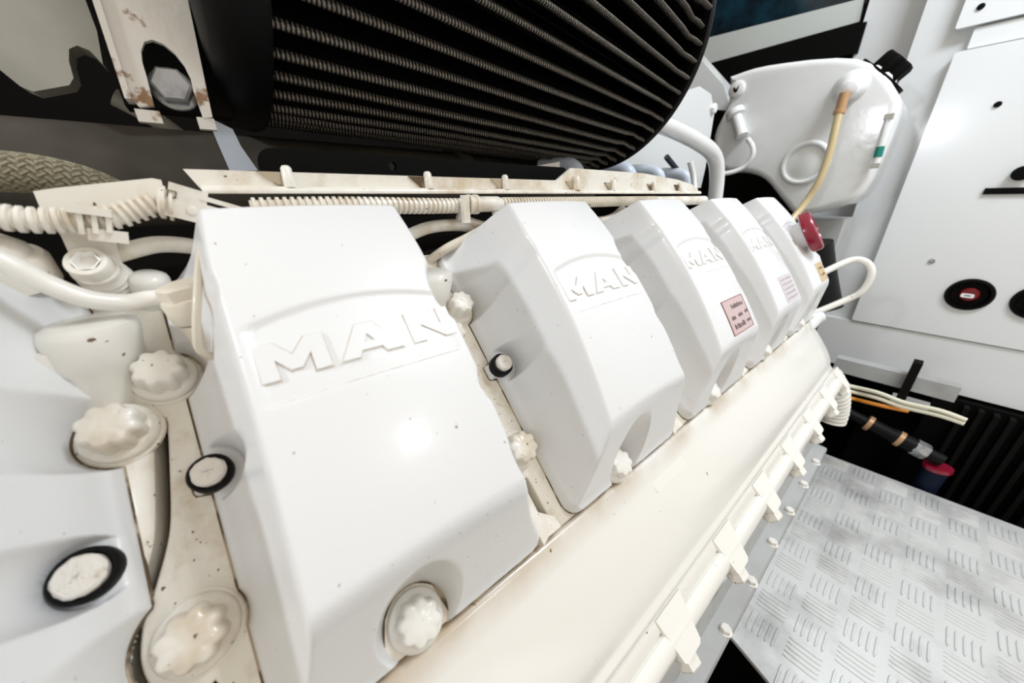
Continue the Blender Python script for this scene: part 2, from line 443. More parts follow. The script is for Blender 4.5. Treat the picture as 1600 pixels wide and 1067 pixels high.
CL = {0: 'rocker cover cut off by the left edge, only its pale side wall showing',
      1: 'largest white rocker cover with raised lettering, nearest in full view',
      2: 'second white rocker cover with raised lettering, a hard shadow on its sloping side',
      3: 'third white rocker cover along the row, with a pink printed label low on its face',
      4: 'fourth white rocker cover along the row, with a lilac printed label',
      5: 'farthest white rocker cover of the row, beside the red filler cap'}
covers = {}
base0 = Vector(cov.location)
for i in range(0, 6):
    o = cov if i == 0 else dup(cov, (0, 0, 0))
    o['label'] = CL[i]; o['group'] = 'rocker covers in a row along the bank'
    covers[i] = o
for i in range(0, 6): covers[i].location = base0 + Vector((0, YC(i), 0))

def face_label(i, s0, s1, y0, y1, m, rows, inkm, name='warning_label', border=None):
    """thin printed label on the face of cover i, bent to the face"""
    par = covers[i]; bm = bmesh.new()
    def pt(s, y, e): return SH(s, YC(i) + y, float(face_h(np.array(s), np.array(y))) + e)
    def patch(bm, a0, a1, b0, b1, e, n=8):
        g = [[bm.verts.new(pt(a0 + (a1 - a0) * p / n, b0 + (b1 - b0) * q / n, e)) for q in range(n + 1)] for p in range(n + 1)]
        for p in range(n):
            for q in range(n): bm.faces.new((g[p][q], g[p + 1][q], g[p + 1][q + 1], g[p][q + 1]))
        rim = [g[0][q] for q in range(n + 1)] + [g[p][n] for p in range(1, n + 1)] + [g[n][q] for q in range(n - 1, -1, -1)] + [g[p][0] for p in range(n - 1, 0, -1)]
        lo = [bm.verts.new(v.co - HD * .0006) for v in rim]; k = len(rim)
        for j in range(k): bm.faces.new((rim[j], rim[(j + 1) % k], lo[(j + 1) % k], lo[j]))
    patch(bm, s0, s1, y0, y1, .0004)
    lab = build(name, bm, m, par, smooth=40)
    bm = bmesh.new(); rnd = random.Random(i)
    for (sf, a, b_, hh) in rows:
        y = y0 + (y1 - y0) * a; ye = y0 + (y1 - y0) * b_; ss = s0 + (s1 - s0) * sf
        while y < ye:
            wd = rnd.uniform(.0010, .0022); hgt = hh * rnd.choice((.7, .8, 1.0))
            patch(bm, ss - hgt, ss, y, min(y + wd, ye), .0008, 1); y += wd + .0006 if rnd.random() > .18 else wd + .0022
    build('print', bm, inkm, lab, smooth=None)
    if border:
        bm = bmesh.new(); e = .0008
        for a0, a1, b0, b1 in ((s0, s0 + e, y0, y1), (s1 - e, s1, y0, y1), (s0, s1, y0, y0 + e), (s0, s1, y1 - e, y1)): patch(bm, a0, a1, b0, b1, .0007, 6)
        build('border', bm, border, lab, smooth=None)
    return lab
face_label(3, -.0155, .0165, -.018, .031, 'pink', [(.30, .30, .86, .004), (.60, .15, .30, .004), (.58, .45, .64, .003), (.56, .80, .95, .003), (.86, .14, .62, .0045), (.82, .74, .93, .003)], 'ink', border='mink')
face_label(4, -.0145, .0170, -.014, .035, 'lilac', [(.18, .1, .95, .002), (.36, .1, .9, .002), (.54, .1, .95, .002), (.72, .1, .9, .002), (.90, .1, .95, .002)], 'lilac2')
face_label(5, -.0100, .0175, -.006, .036, 'beige', [(.35, .2, .8, .003), (.7, .2, .8, .003)], 'rust', name='paper_label')

# ------------------------------------------------------------------ cylinder heads
EDGE = [(-.150, -.093), (-.118, -.0900), (-.104, -.0875), (-.094, -.0850), (-.086, -.0800), (-.079, -.0745), (-.072, -.0748), (-.064, -.0757), (-.038, -.0795), (-.026, -.0825),
        (-.013, -.0880), (-.006, -.0918), (.001, -.0940), (.0095, -.0952), (.018, -.0938), (.024, -.0895), (.0275, -.0830), (.029, -.0775), (.0625, -.0765)]
def star_bolt(c, y, r, hgt, parent, name='head_bolt', m='paint', lobes=8, z0=-.205):
    bm = lathe(SH(c, y, z0 - .001), HD, [(r * 1.0, 0), (r * 1.0, .0030), (r * .93, .0042), (r * .62, .0050), (0, .0050)], 40)
    a, b_, d = YD, SD, HD; n = 96; rings = []
    base = SH(c, y, z0 + .0025)
    for z, k in ((0, 1.0), (hgt * .75, .97), (hgt * .93, .90), (hgt, .80)):
        ring = []
        for q in range(n):
            t = 2 * PI * q / n
            w_ = 1 - .16 * (.5 + .5 * math.cos(lobes * t)) ** 1.5
            rr = r * .80 * w_ * k
            ring.append(base + d * z + a * (rr * math.cos(t)) + b_ * (rr * math.sin(t)))
        rings.append(ring)
    rings.append([base + d * (hgt * 1.005) + a * (r * .20 * math.cos(2 * PI * q / n)) + b_ * (r * .20 * math.sin(2 * PI * q / n)) for q in range(n)])
    ring_loft(bm, rings)
    return build(name, bm, m, parent, smooth=50)
def make_head():
    t = thing('cylinder_head', None, 'engine part', SH(-.04, 0, -.235))
    E2 = [(p.x, p.y) for p in smooth_path([Vector((a, b_, 0)) for a, b_ in EDGE], 4)]
    cut = lambda s: .020 * min(max((-.088 - s) / .006, 0), 1)
    poly = E2 + [(s, y + P_ - .0072 - cut(s)) for s, y in E2][::-1]
    wide = [(s, y - .0012) for s, y in E2] + [(s, y + P_ - .0060 - cut(s)) for s, y in E2][::-1]
    bm = slab(poly, (0, 0, 0), SD, YD, HD, -.2068, -.205, off=.0012)
    slab(wide, (0, 0, 0), SD, YD, HD, -.224, -.2068, bm=bm)
    build('head_plate', bm, 'head', t, smooth=60)
    build('casting', slab([(s, y * 1.0) for s, y in poly], (0, 0, 0), SD, YD, HD, -.30, -.2241), 'dirty', t, smooth=40)
    # raised bosses and ribs round the cover
    for (a, y, r) in BOLT[:1] + BOLT[2:]:
        build('bolt_boss', lathe(SH(a, y, -.206), HD, [(r + .0012, 0), (r + .0010, .0016), (r, .0022), (0, .0022)], 40), 'head', t, smooth=50)
        star_bolt(a, y, r, .0120, t, z0=-.2035)
    # the stepped foot between two covers
    bm = slab([(.028, .0735), (.033, .0700), (.047, .0705), (.055, .0800), (.062, .0810), (.062, .0700), (.064, .0650), (.028, .0640)], (0, 0, 0), SD, YD, HD, -.207, -.2005)
    build('stepped_foot', bevel(bm, .0012), 'paint', t)
    # lower bolt under the cut-out of the cover
    star_bolt(.0535, -.010, .0128, .0085, t, m='paint2')
    return t
hd = make_head()
heads = {}
hb = Vector(hd.location)
HLBL = {0: 'cream cylinder head at the left edge, left of the dark gap',
        1: 'cream cylinder head under the nearest full cover, right of the dark gap',
        2: 'cream cylinder head under the second cover with stepped foot showing before it',
        3: 'cream cylinder head under the cover with the pink label',
        4: 'cream cylinder head under the cover with the lilac label',
        5: 'farthest cream cylinder head, under the last cover of the row'}
for i in range(0, 6):
    o = hd if i == 0 else dup(hd, (0, 0, 0)); o['label'] = HLBL[i]; o['group'] = 'cylinder heads under the covers'; heads[i] = o
for i in range(0, 6): heads[i].location = hb + Vector((0, YC(i), 0))

# ------------------------------------------------------------------ long side housing with its bolted flange
def extrude_sh(prof, y0, y1, bm=None, ny=1, endr=0):
    bm = bm or bmesh.new()
    ys = [y0 + (y1 - y0) * k / ny for k in range(ny + 1)]
    rings = [[SH(s, y, h) for s, h in prof] for y in ys]
    return ring_loft(bm, rings)
def arc_pts(cx, cy, r, a0, a1, n): return [(cx + r * math.cos(math.radians(a0 + (a1 - a0) * k / n)), cy + r * math.sin(math.radians(a0 + (a1 - a0) * k / n))) for k in range(n + 1)]
Y0H, Y1H = -.22, .752
t = thing('side_housing', 'long smooth cream housing running beside the row of covers', 'engine part', SH(.11, .27, -.30))
prof = [(.0645, -.2160), (.0650, -.2090), (.0668, -.2074), (.0700, -.2072), (.0760, -.2090), (.090, -.2098), (.105, -.2115), (.120, -.2140), (.132, -.2172), (.140, -.2205), (.1440, -.2232),
        (.1468, -.2242), (.1500, -.2240), (.1530, -.2250), (.1540, -.2275), (.154, -.290), (.0645, -.290)]
bm = bmesh.new(); ring_loft(bm, [[SH(s if k == 0 or k == 2 else s, y, h - dz) for s, h in prof] for k, (y, dz) in enumerate(((Y0H, 0), (.700, 0), (.735, .001), (.753, .013)))])
build('body', bm, 'house', t, smooth=50)
pad = slab(rrect(.080, .0915, .214, .262, .002), SH(0, 0, 0), SD, YD, HD, -.2106, -.2094); build('pad', bevel(pad, .0004, 1), 'paint2', t)
lug = tube([SH(.074, .735, -.222), SH(.071, .749, -.213), SH(.069, .757, -.205), SH(.071, .763, -.199)], lambda q: .0125 - .004 * q, 16)
build('end_lug', lug, 'tank', t, smooth=60)
t = thing('flange_rail', 'cream bolted flange with a row of lugs and hex bolts below the housing', 'engine part', SH(.18, .27, -.30))
prof = [(.1550, -.290), (.1550, -.2285), (.1562, -.2272), (.1640, -.2282), (.1668, -.2310)] + [(x, y) for x, y in arc_pts(.1735, -.2392, .0132, 118, -10, 10)] + [(.1860, -.262), (.1860, -.300)]
build('strip', extrude_sh(prof, Y0H, .745), 'paint2', t, smooth=40)
LUGD = .0937
for k in range(-2, 7):
    y = .183 + LUGD * k
    if y > .76: continue
    bm = slab([(.1560, y - .0165), (.1560, y + .0165), (.170, y + .0140), (.1870, y + .0115), (.1890, y + .009), (.1890, y - .009), (.187, y - .0115), (.170, y - .0140)], (0, 0, 0), SD, YD, HD, -.262, -.2262)
    build('bolt_lug', bevel(bm, .003, 3), 'paint2', t)
    bm = lathe(SH(.1885, y, -.2370), SD, [(.0104, 0), (.0098, .0018), (.009, .0022), (.007, .0022)], 24)
    hexhead(SH(.1900, y, -.2370), SD, .0092, .0095, bm, rot=.2)
    build('hex_bolt', bm, 'paint2', t, smooth=30)
build('seam', extrude_sh([(.1542, -.2280), (.1549, -.2280), (.1549, -.27), (.1542, -.27)], Y0H, .745), 'rust', t, smooth=None)
# grimy crevice between heads and housing
t = thing('crankcase', 'grey-painted crankcase side below the bolted flange', 'engine part', (-.1, .27, -.75))
bm = bmesh.new(); pr = [(-.085, -.350), (-.0545, -.330), (-.0510, -.36), (-.040, -.425), (-.040, -.70), (-.36, -.70), (-.36, -.42), (-.165, -.42)]
ring_loft(bm, [[Vector((x, y, z)) for x, z in pr] for y in (Y0H, .74)]); build('wall', bevel(bm, .003), 'side', t)
bm = bmesh.new(); pr = [(-.048, -.424), (-.0225, -.426), (-.021, -.430), (-.021, -.442), (-.024, -.446), (-.048, -.446)]
ring_loft(bm, [[Vector((x, y, z)) for x, z in pr] for y in (Y0H, .76)]); build('pan_flange', bm, 'side', t, smooth=30)
for k in range(-3, 5):
    y = .388 + .0775 * k
    bm = hexhead((-.0265, y, -.4262), (0, 0, 1), .0056, .0055); lathe((-.0265, y, -.4275), (0, 0, 1), [(.0068, 0), (.0068, .0020), (.005, .0022)], 20, bm)
    build('pan_bolt', bm, 'paint2', t, smooth=30)
for yc in (.345, .60):
    nn = Vector((.985, 0, -.17)); vv = Vector((.167, 0, .986))
    ob = slab([(q[0], q[1]) for q in rrect(-.042, .042, -.020, .020, .0195, 8)], Vector((-.0452, yc, -.388)), YD, vv, nn, -.002, .0016,
              holes=[rrect(-.037, .037, -.015, .015, .0145, 8)])
    build('oval_rib', bevel(ob, .0007), 'side', t)
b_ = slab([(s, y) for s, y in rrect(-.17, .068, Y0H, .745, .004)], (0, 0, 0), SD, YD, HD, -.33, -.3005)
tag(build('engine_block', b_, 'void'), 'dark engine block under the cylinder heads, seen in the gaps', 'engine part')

tag(build('valley_block', bevel(box((-.53, .27, -.31), .30, .96, .50), .01), 'void'), 'crankcase valley block, near-black to stand for shade behind the hoses and rail', 'engine part')  # dark box added so the space behind the hoses reads as shade
# end housing with filler, red cap, loop
t = thing('end_housing', 'white engine end casing behind the last cover', 'engine part', (-.15, .775, -.35))
bm = slab([(-.150, -.30), (-.135, -.19), (-.10, -.160), (-.02, -.152), (.022, -.165), (.058, -.205), (.064, -.235), (.064, -.30)], (0, 0, 0), SD, HD, YD, .742, .775)
build('case', bevel(bm, .004), 'tank', t)
fa = Vector((.82, .13, .50)).normalized(); fb = Vector((-.1225, .660, -.0480))
build('filler_neck', lathe(fb - fa * .050, fa, [(.022, 0), (.020, .022), (.0185, .040), (.0195, .042), (.0195, .047), (0, .047)], 28), 'cover', covers[5], smooth=40)
cp = lathe(fb - fa * .0060, fa, [(.0265, 0), (.0292, .0015), (.0292, .0110), (.0270, .0137), (.0240, .0141), (.0228, .0127), (0, .0127)], 48)
cap = build('filler_cap', cp, 'red', None, smooth=40); tag(cap, 'red round oil filler cap on the last white cover', 'cap')
hp = [Vector((-.112, .77, -.122)), Vector((-.085, .80, -.100)), Vector((-.066, .805, -.101)), Vector((-.055, .805, -.118)), Vector((-.058, .805, -.147)), Vector((-.074, .80, -.166)), Vector((-.108, .77, -.193)), Vector((-.125, .765, -.203))]
tag(build('lifting_loop', tube(hp, .0052, 14, sub=8), 'paint2', None, smooth=60), 'bent white tube loop sticking out beyond the last cover', 'bracket')
bm = tube([(-.165, .86, -.09), (-.145, .87, -.15), (-.12, .87, -.21)], .045, 22)
tag(build('rubber_elbow', bm, 'rubber', smooth=60), 'black rubber elbow behind the white tube loop', 'hose')

# ------------------------------------------------------------------ cable tray (white angle rail above the covers)
t = thing('cable_tray', 'white metal cable rail along the top ends of the covers', 'rail', (-.25, .25, .0))
poly = [(-.002, .0185), (-.006, .016), (.255, .0155), (.272, .026), (.40, .026), (.487, .021), (.53, .016), (.548, .010), (.548, .0085), (.0, .0085)]
poly = [(-.004, .0155), (.255, .0160), (.274, .0270), (.40, .0265), (.487, .0215), (.530, .0160), (.548, .0105), (.548, .0075), (.0005, .0062)]
bm = slab(poly, (-.242, 0, 0), YD, ZD, XD, -.0022, 0); build('web', bevel(bm, .0006, 1), 'paint', t)
pr = [(-.2445, .0075), (-.2420, .0085), (-.2380, .0080), (-.2362, .0060), (-.2366, .0046), (-.2400, .0044), (-.2445, .0050)]
bm = bmesh.new(); ring_loft(bm, [[Vector((x, y, z)) for x, z in pr] for y in (.0005, .548)]); build('lip', bm, 'paint', t, smooth=60)
for k, y in enumerate((.039, .124, .193, .281, .341, .424, .490)):
    bm = lathe((-.2395, y, .0075), (-.15, 0, 1), [(.0030, 0), (.0031, .0035), (.0027, .0100), (.0018, .0112), (0, .0114)] if k != 3 else [(.0042, 0), (.0042, .012), (.002, .0135), (0, .0136)], 16)
    build('pin', bm, 'paint', t, smooth=60)
    bm = slab([(y - .014, .0155), (y - .004, .0075), (y - .003, .0155)], (-.2413, 0, 0), YD, ZD, XD, -.003, .0004); build('notch', bm, 'grime', t, smooth=None)
# conduit below the tray
pts = [Vector((-.2385, y, -.0030 + .0008 * math.sin(y * 30))) for y in np.linspace(.018, .150, 8)]
tag(build('corrugated_conduit', corr(pts, .0040, .0054, .0036), 'paint', smooth=50), 'ribbed cream conduit under the cable rail right behind the nearest cover', 'conduit')
t = thing('conduit_connector', 'ribbed cream conduit coupling under the rail between first and second covers', 'connector', (-.232, .175, -.01))
build('sleeve', lathe((-.232, .150, -.003), YD, [(.0070, 0), (.0070, .002), (.006, .0025), (.006, .005), (.0070, .0055), (.0070, .008), (.0056, .0085), (.0056, .028), (.004, .032)], 24), 'paint', t, smooth=40)
build('conduit_end', corr([Vector((-.232, .182, -.003)), Vector((-.232, .42, -.003))], .0036, .0050, .0034), 'dirty', t, smooth=50)
bm = box((-.229, .146, -.006), .004, .0052, .019); build('clip', bevel(bm, .001), 'paint', t)
bm = box((-.228, .176, -.0095), .004, .010, .0022); build('latch', bevel(bm, .0006), 'paint', t)
pts = [Vector((-.236, .42, -.004)), Vector((-.236, .56, -.004))]
tag(build('conduit', tube(pts, .0058, 14), 'paint', smooth=60), 'smooth cream conduit under the far end of the cable rail', 'conduit')
# cable clutter in the valley between covers
for k, (pp, r, m, lb) in enumerate((
    ([(-.262, .10, -.03), (-.250, .125, -.019), (-.246, .155, -.019), (-.25, .185, -.028)], .0045, 'paint', 'cream pipe in the dark valley between first and second covers'),
    ([(-.252, .120, -.046), (-.238, .132, -.034), (-.232, .150, -.026), (-.236, .175, -.018)], .0034, 'dirty', 'short cream pipe running up to the second cover'),
    ([(-.248, .150, -.012), (-.242, .168, -.019), (-.240, .190, -.021), (-.248, .215, -.014)], .0038, 'paint', 'thin curved cream hose below the conduit coupling'),
    ([(-.270, .06, -.045), (-.262, .10, -.042), (-.258, .15, -.035), (-.262, .20, -.025)], .004, 'rubber', 'black hose behind the cream pipes in the valley'),
    ([(-.245, .29, -.014), (-.240, .31, -.022), (-.238, .34, -.020), (-.245, .37, -.012)], .0045, 'dirty', 'curved cream hose between second and third covers'))):
    tag(build('hose' if k else 'pipe', tube(pp, r, 12), m, smooth=60), lb, 'hose' if k else 'pipe')

# ------------------------------------------------------------------ left group: connector, bracket, pipes
t = thing('plug_connector', 'cream rectangular plug housing joining the ribbed hose at the rail start', 'connector', (-.238, -.005, -.008))
ax = (Vector((0, .93, -.36)).normalized(), Vector((0, .36, .93)).normalized(), XD)
bm = box((-.236, -.0065, .0000), .0135, .0150, .012, ax=ax); build('body', bevel(bm, .0016, 3), 'paint', t)
bm = lathe((-.236, -.0165, .0012), (0, .97, -.24), [(.0058, 0), (.0074, .001), (.0074, .0026), (.006, .003), (.006, .0036), (.0078, .004), (.0078, .0052), (.006, .0056)], 26); build('collar', bm, 'paint', t)
for dz in (.0035, -.0005, -.0045):
    bm = box((-.231, .0075, dz - .004), .018, .0022, .003, ax=ax); build('rib', bevel(bm, .0007), 'paint', t)
bm = slab(rrect(-.0016, .0016, -.0016, .0016, .0004, 2), (-.2297, -.0105, .0042), ax[0], ax[1], XD, 0, .0004, holes=[rrect(-.0011, .0011, -.0011, .0011, .0003, 2)]); build('moulded_square', bm, 'grime', t, smooth=None)
bm = lathe((-.2300, -.0055, -.0030), XD, [(.0021, 0), (.0020, .0006), (.0014, .0008), (0, .0008)], 20); build('moulded_button', bm, 'paint', t)
bm = box((-.236, .006, -.014), .012, .006, .009, ax=ax); build('lower_latch', bevel(bm, .001), 'dirty', t)
pts = [Vector((-.236, -.105, .001)), Vector((-.236, -.075, -.0005)), Vector((-.235, -.058, -.0048)), Vector((-.235, -.046, -.0058)), Vector((-.235, -.034, -.0052)), Vector((-.236, -.026, -.0028)), Vector((-.236, -.0165, .0008))]
tag(build('corrugated_hose', corr(pts, .0038, .0052, .0031), 'paint', smooth=50), 'ribbed cream hose entering the plug connector from the left edge', 'hose')
t = thing('hose_clip', 'small cream bolted clip clasping the ribbed hose', 'clip', (-.232, -.038, -.012))
ax2 = (Vector((0, .97, -.22)).normalized(), Vector((0, .22, .97)).normalized(), XD)
build('saddle', bevel(box((-.229, -.0375, -.0022), .0125, .0030, .005, ax=ax2), .0008), 'paint', t)
build('leaf', bevel(box((-.2305, -.0355, -.0125), .0115, .0050, .002, ax=ax2), .0005), 'paint', t)
for q in (-1, 0, 1): build('strap', bevel(box((-.2288, -.0375 + q * .004, -.0068), .0016, .0090, .0016, ax=ax2), .0004), 'paint', t)
t = thing('hose_bracket', 'cream sheet-metal bracket held by a socket-head screw under the ribbed hose', 'bracket', (-.24, -.045, -.04))
poly = [(-.0525, .0055), (-.046, .0068), (-.016, .0112), (-.013, .0105), (-.0135, .001), (-.034, -.0050), (-.0365, -.020), (-.0370, -.028), (-.0415, -.0335), (-.0480, -.0340), (-.0515, -.030), (-.0510, -.012), (-.0530, -.003)]
build('sheet', bevel(slab(poly, (-.242, 0, 0), YD, ZD, XD, -.0012, .0004), .0003, 1), 'paint', t)
sa = Vector((.78, -.10, .60)).normalized(); sb = Vector((-.239, -.0450, -.0270))
build('threaded_post', lathe(sb - sa * .030, sa, [(.0085, 0), (.0085, .018), (.0092, .020), (.0080, .0215), (.0090, .023), (.0078, .0245), (.0088, .026), (.0078, .0275), (.0078, .030)], 30), 'paint', t, smooth=40)
sc_ = lathe(sb, sa, [(.0080, 0), (.0082, .0008), (.0080, .0018), (.0072, .002), (.0072, .0070), (.0066, .0080), (.0046, .0081), (.0046, .0045), (0, .0045)], 36)
screw = build('socket_screw', sc_, 'paint', t, smooth=40)
a_, b_, d_ = frame_of(sa)
ring_in = [[sb + sa * z + (a_ * math.cos(PI / 3 * q) + b_ * math.sin(PI / 3 * q)) * rr for q in range(6)] for rr, z in ((.0049, .0083), (.0040, .0080), (.0036, .0052), (.0001, .0050))]
build('hex_socket', ring_loft(bmesh.new(), ring_in, cap=False), 'paint2', screw, smooth=None)
pts = [Vector((-.212, -.100, .000)), Vector((-.210, -.075, -.0085)), Vector((-.209, -.061, -.0170)), Vector((-.209, -.053, -.0272)), Vector((-.209, -.045, -.0345)), Vector((-.211, -.036, -.0380)), Vector((-.2115, -.0285, -.0378)), Vector((-.2100, -.0215, -.0385))]
tag(build('fuel_pipe', tube(pts, .0036, 18), 'paint2', smooth=60), 'smooth cream pipe curving from the left edge into the injector body', 'pipe')
pts = [Vector((-.246, -.044, -.0235)), Vector((-.246, -.034, -.0205)), Vector((-.247, -.022, -.0185)), Vector((-.247, -.008, -.0215)), Vector((-.247, .004, -.029))]
tag(build('crossover_pipe', tube(pts, .0040, 16), 'paint', smooth=60), 'cream pipe behind the bracket, half in shadow', 'pipe')

# injector bodies, one per cylinder on the inboard side of the heads
t = thing('injector_body', None, 'engine part', (-.235, -.02, -.09))
ib = Vector((-.2080, -.0105, -.0730)); it = Vector((-.2030, -.0190, -.0240)); ia = (it - ib).normalized(); L_ = (it - ib).length
build('barrel', lathe(ib - ia * .02, ia, [(.0078, 0), (.0078, .034), (.0085, .036), (.0085, L_ * .5 + .02)], 30), 'dirty', t, smooth=40)
build('sleeve', lathe(ib + ia * (L_ * .5 + .0008), ia, [(.0090, 0), (.0095, .001), (.0095, .0090), (.0089, .0103), (.0074, .0108)], 30), 'dirty', t, smooth=40)
bm = hexhead(ib + ia * (L_ * .5 + .0112), ia, .0083, .0060); build('hex_cap', bevel(bm, .0006, 1), 'dirty', t)
pts = [Vector((-.2010, -.0030, -.0120)), Vector((-.1911, -.0074, -.0210)), Vector((-.1797, -.0120, -.0353)), Vector((-.1765, -.0154, -.0470)), Vector((-.1785, -.0165, -.0550)), Vector((-.1790, -.0120, -.0600))]
build('return_pipe', tube(pts, .0014, 12), 'dirty', t, smooth=60)
inj = t
inj['label'] = 'cream injector body with hex cap left of the nearest full cover'
# rocker pillar casting on head 0
t = thing('pillar_casting', 'cream ribbed casting column between the left cover and the injector', 'engine part', (-.215, -.05, -.10))
bm = bmesh.new()
rings = []
pb = Vector((-.2245, -.0600, -.108)); pa = Vector((.12, .16, .98)).normalized()
for z, rx, ry in ((0, .0165, .0150), (.020, .0155, .0140), (.044, .0150, .0132), (.0470, .0165, .0145), (.0600, .0172, .0150), (.0635, .0160, .0140), (.0650, .0130, .0115), (.0655, .004, .004)):
    rings.append([pb + pa * z + XD * (rx * math.cos(2 * PI * q / 28)) + YD * (ry * math.sin(2 * PI * q / 28)) for q in range(28)])
ring_loft(bm, rings); build('column', bm, 'paint2', t, smooth=50)
bm = tube([pb + Vector((.0100, -.0080, .0)), pb + Vector((.0115, -.0065, .03)), pb + Vector((.013, -.003, .056))], lambda q: .0085 - .0015 * q, 14); build('rib', bm, 'paint2', t, smooth=60)
dup(t, (0, P_, 0), 'cream casting column in the shade between first and second full covers')['group'] = 'casting columns beside the covers'
t['group'] = 'casting columns beside the covers'
bm = lathe((-.246, -.073, -.030), (.3, 0, .95), [(.016, 0), (.016, .010), (.0148, .012), (.0125, .0125), (.012, .015), (.008, .019), (0, .020)], 34)
tag(build('breather_cap', bm, 'paint', smooth=40), 'round cream cap at the left edge behind the smooth pipe', 'cap')
bm = lathe((-.2480, -.0325, -.052), (.25, .1, 1), [(.0068, 0), (.0068, .012), (.0078, .0135), (.0078, .0185), (.0070, .0205), (.0045, .0220), (0, .0222)], 28)
tag(build('pipe_union', bm, 'paint2', smooth=50), 'small pale rounded union between bracket screw and injector body', 'fitting')

# ------------------------------------------------------------------ upper left: braided hose, bracket arm, intake manifold, castings
def braided(pts, r):
    bm = tube(pts, r * .93, 16)
    P = smooth_path(pts, 24); L = [0]
    for i in range(1, len(P)): L.append(L[-1] + (P[i] - P[i - 1]).length)
    def at(s):
        j = 0
        while j < len(L) - 2 and L[j + 1] < s: j += 1
        q = min(max((s - L[j]) / max(L[j + 1] - L[j], 1e-9), 0), 1); d = (P[j + 1] - P[j]).normalized(); a = ZD.cross(d).normalized(); b = d.cross(a)
        return P[j].lerp(P[j + 1], q), a, b, d
    n = 16; pitch = .0022; rows = int(L[-1] / pitch)
    for i in range(rows):
        for k in range(n):
            th = 2 * PI * (k + .5 * (i % 2)) / n; c, a, b, d = at((i + .5) * pitch)
            rad = a * math.cos(th) + b * math.sin(th); tan = -a * math.sin(th) + b * math.cos(th)
            sg = 1 if i % 2 else -1
            u = (d * .8 + tan * sg * .6).normalized(); v = u.cross(rad)
            o = c + rad * r
            lo = [o + u * (pitch * .95 * x) + v * (.0007 * y) - rad * .0006 for x, y in ((-1, -1), (1, -1), (1, 1), (-1, 1))]
            hi = [o + u * (pitch * .6 * x) + v * (.0004 * y) + rad * .0005 for x, y in ((-1, -1), (1, -1), (1, 1), (-1, 1))]
            A = [bm.verts.new(p) for p in lo]; B = [bm.verts.new(p) for p in hi]
            bm.faces.new(B)
            for q in range(4): bm.faces.new((A[q], A[(q + 1) % 4], B[(q + 1) % 4], B[q]))
    return bm
pts = [Vector((-.285, -.125, .006)), Vector((-.283, -.090, .014)), Vector((-.281, -.066, .0145)), Vector((-.281, -.050, .012)), Vector((-.284, -.038, .006)), Vector((-.29, -.030, -.004))]
tag(build('braided_hose', braided(pts, .0082), 'braid', smooth=30), 'woven braided hose at the left edge above the ribbed hose', 'hose')
t = thing('intake_manifold', 'dark round intake manifold pipe running behind the rail and hoses', 'engine part', (-.40, .2, -.02))
build('pipe', tube([Vector((-.395, y, .018)) for y in (-.35, -.1, .15, .47)], .034, 32, sub=2), 'manifold', t, smooth=60)
build('flange', lathe((-.395, .235, .018), YD, [(.04, 0), (.04, .012)], 32), 'manifold', t)
t = thing('mounting_arm', 'chipped white mounting arm hanging down with a slot and big hex bolt', 'bracket', (-.30, .0, .05))
poly = [(-.0125, .125), (.0225, .125), (.0165, .0480), (.0105, .0455), (.0090, .0600), (.0095, .0690), (.0068, .0755), (.0010, .0785), (-.0030, .0750), (-.0040, .0670), (-.0058, .0500), (-.0140, .0475), (-.0165, .0520)]
arch = [(.0112, .0600), (.0118, .0660), (.0108, .0715), (.0082, .0765), (.0045, .0798), (.0005, .0808), (-.0030, .0792), (-.0055, .0750), (-.0066, .0700), (-.0068, .0640)]
poly = [(-.0125, .135), (.0235, .135), (.0165, .0475), (.0120, .0465)] + arch + [(-.0080, .0500), (-.0140, .0490), (-.0160, .0520)]
build('plate', bevel(slab(poly, (-.298, 0, 0), YD, ZD, XD, -.004, 0, holes=[rrect(.0125, .0160, .1010, .118, .0016, 4)]), .0006, 1), 'chipped', t)
build('edge_strip', bevel(slab([(-.0125, .135), (-.0160, .0520), (-.0185, .0520), (-.0155, .135)], (-.298, 0, 0), YD, ZD, XD, -.014, .0012), .0006, 1), 'chipped', t)
build('shackle_foot', bevel(box((-.302, -.0115, .0450), .006, .010, .006), .0008), 'chipped', t)
build('shackle_foot', bevel(box((-.302, .0130, .0440), .006, .008, .006), .0008), 'chipped', t)
hb_ = hexhead((-.3060, .0030, .0610), (1, -.1, .12), .0092, .0075); lathe((-.3085, .0030, .0607), (1, -.1, .12), [(.0105, 0), (.0105, .0025), (.009, .003)], 28, hb_)
build('hex_bolt', hb_, 'zinc', t, smooth=30)
tag(build('slot_backing', bevel(box((-.330, .004, .095), .02, .05, .085), .003), 'void'), 'black block behind the slot of the chipped mounting arm', 'bracket')  # near-black block filling the view through the arm slot
bm = slab([(-.110, .150), (-.0165, .150), (-.0205, .115), (-.0265, .0800), (-.0300, .0860), (-.0345, .0875), (-.0385, .0850), (-.0405, .0790), (-.0415, .0705), (-.0445, .0665), (-.0600, .0610), (-.0640, .0630), (-.0700, .0720), (-.0900, .0950)], (-.36, 0, 0), YD, ZD, XD, -.018, 0)
tag(build('grey_casting', bevel(bm, .0012, 2), 'grey'), 'blurred grey casting in the top left corner', 'engine part')
bm = tube([Vector((-.40, -.030, .070)), Vector((-.40, -.012, .058)), Vector((-.40, .002, .044))], .006, 12)
tag(build('shaded_pipe', bm, 'grey', smooth=60), 'short dim grey pipe below the corner casting', 'pipe')
bm = slab([(.0150, .052), (.0270, .046), (.0290, .036), (.0350, .0215), (.0190, .0205)], (-.325, 0, 0), YD, ZD, XD, -.003, 0)
tag(build('pale_strut', bevel(bm, .0006, 1), 'ice'), 'white flat strut, bluish light in its colour, under the corner of the air filter', 'strut')  # white strut; the bluish light on it is painted in
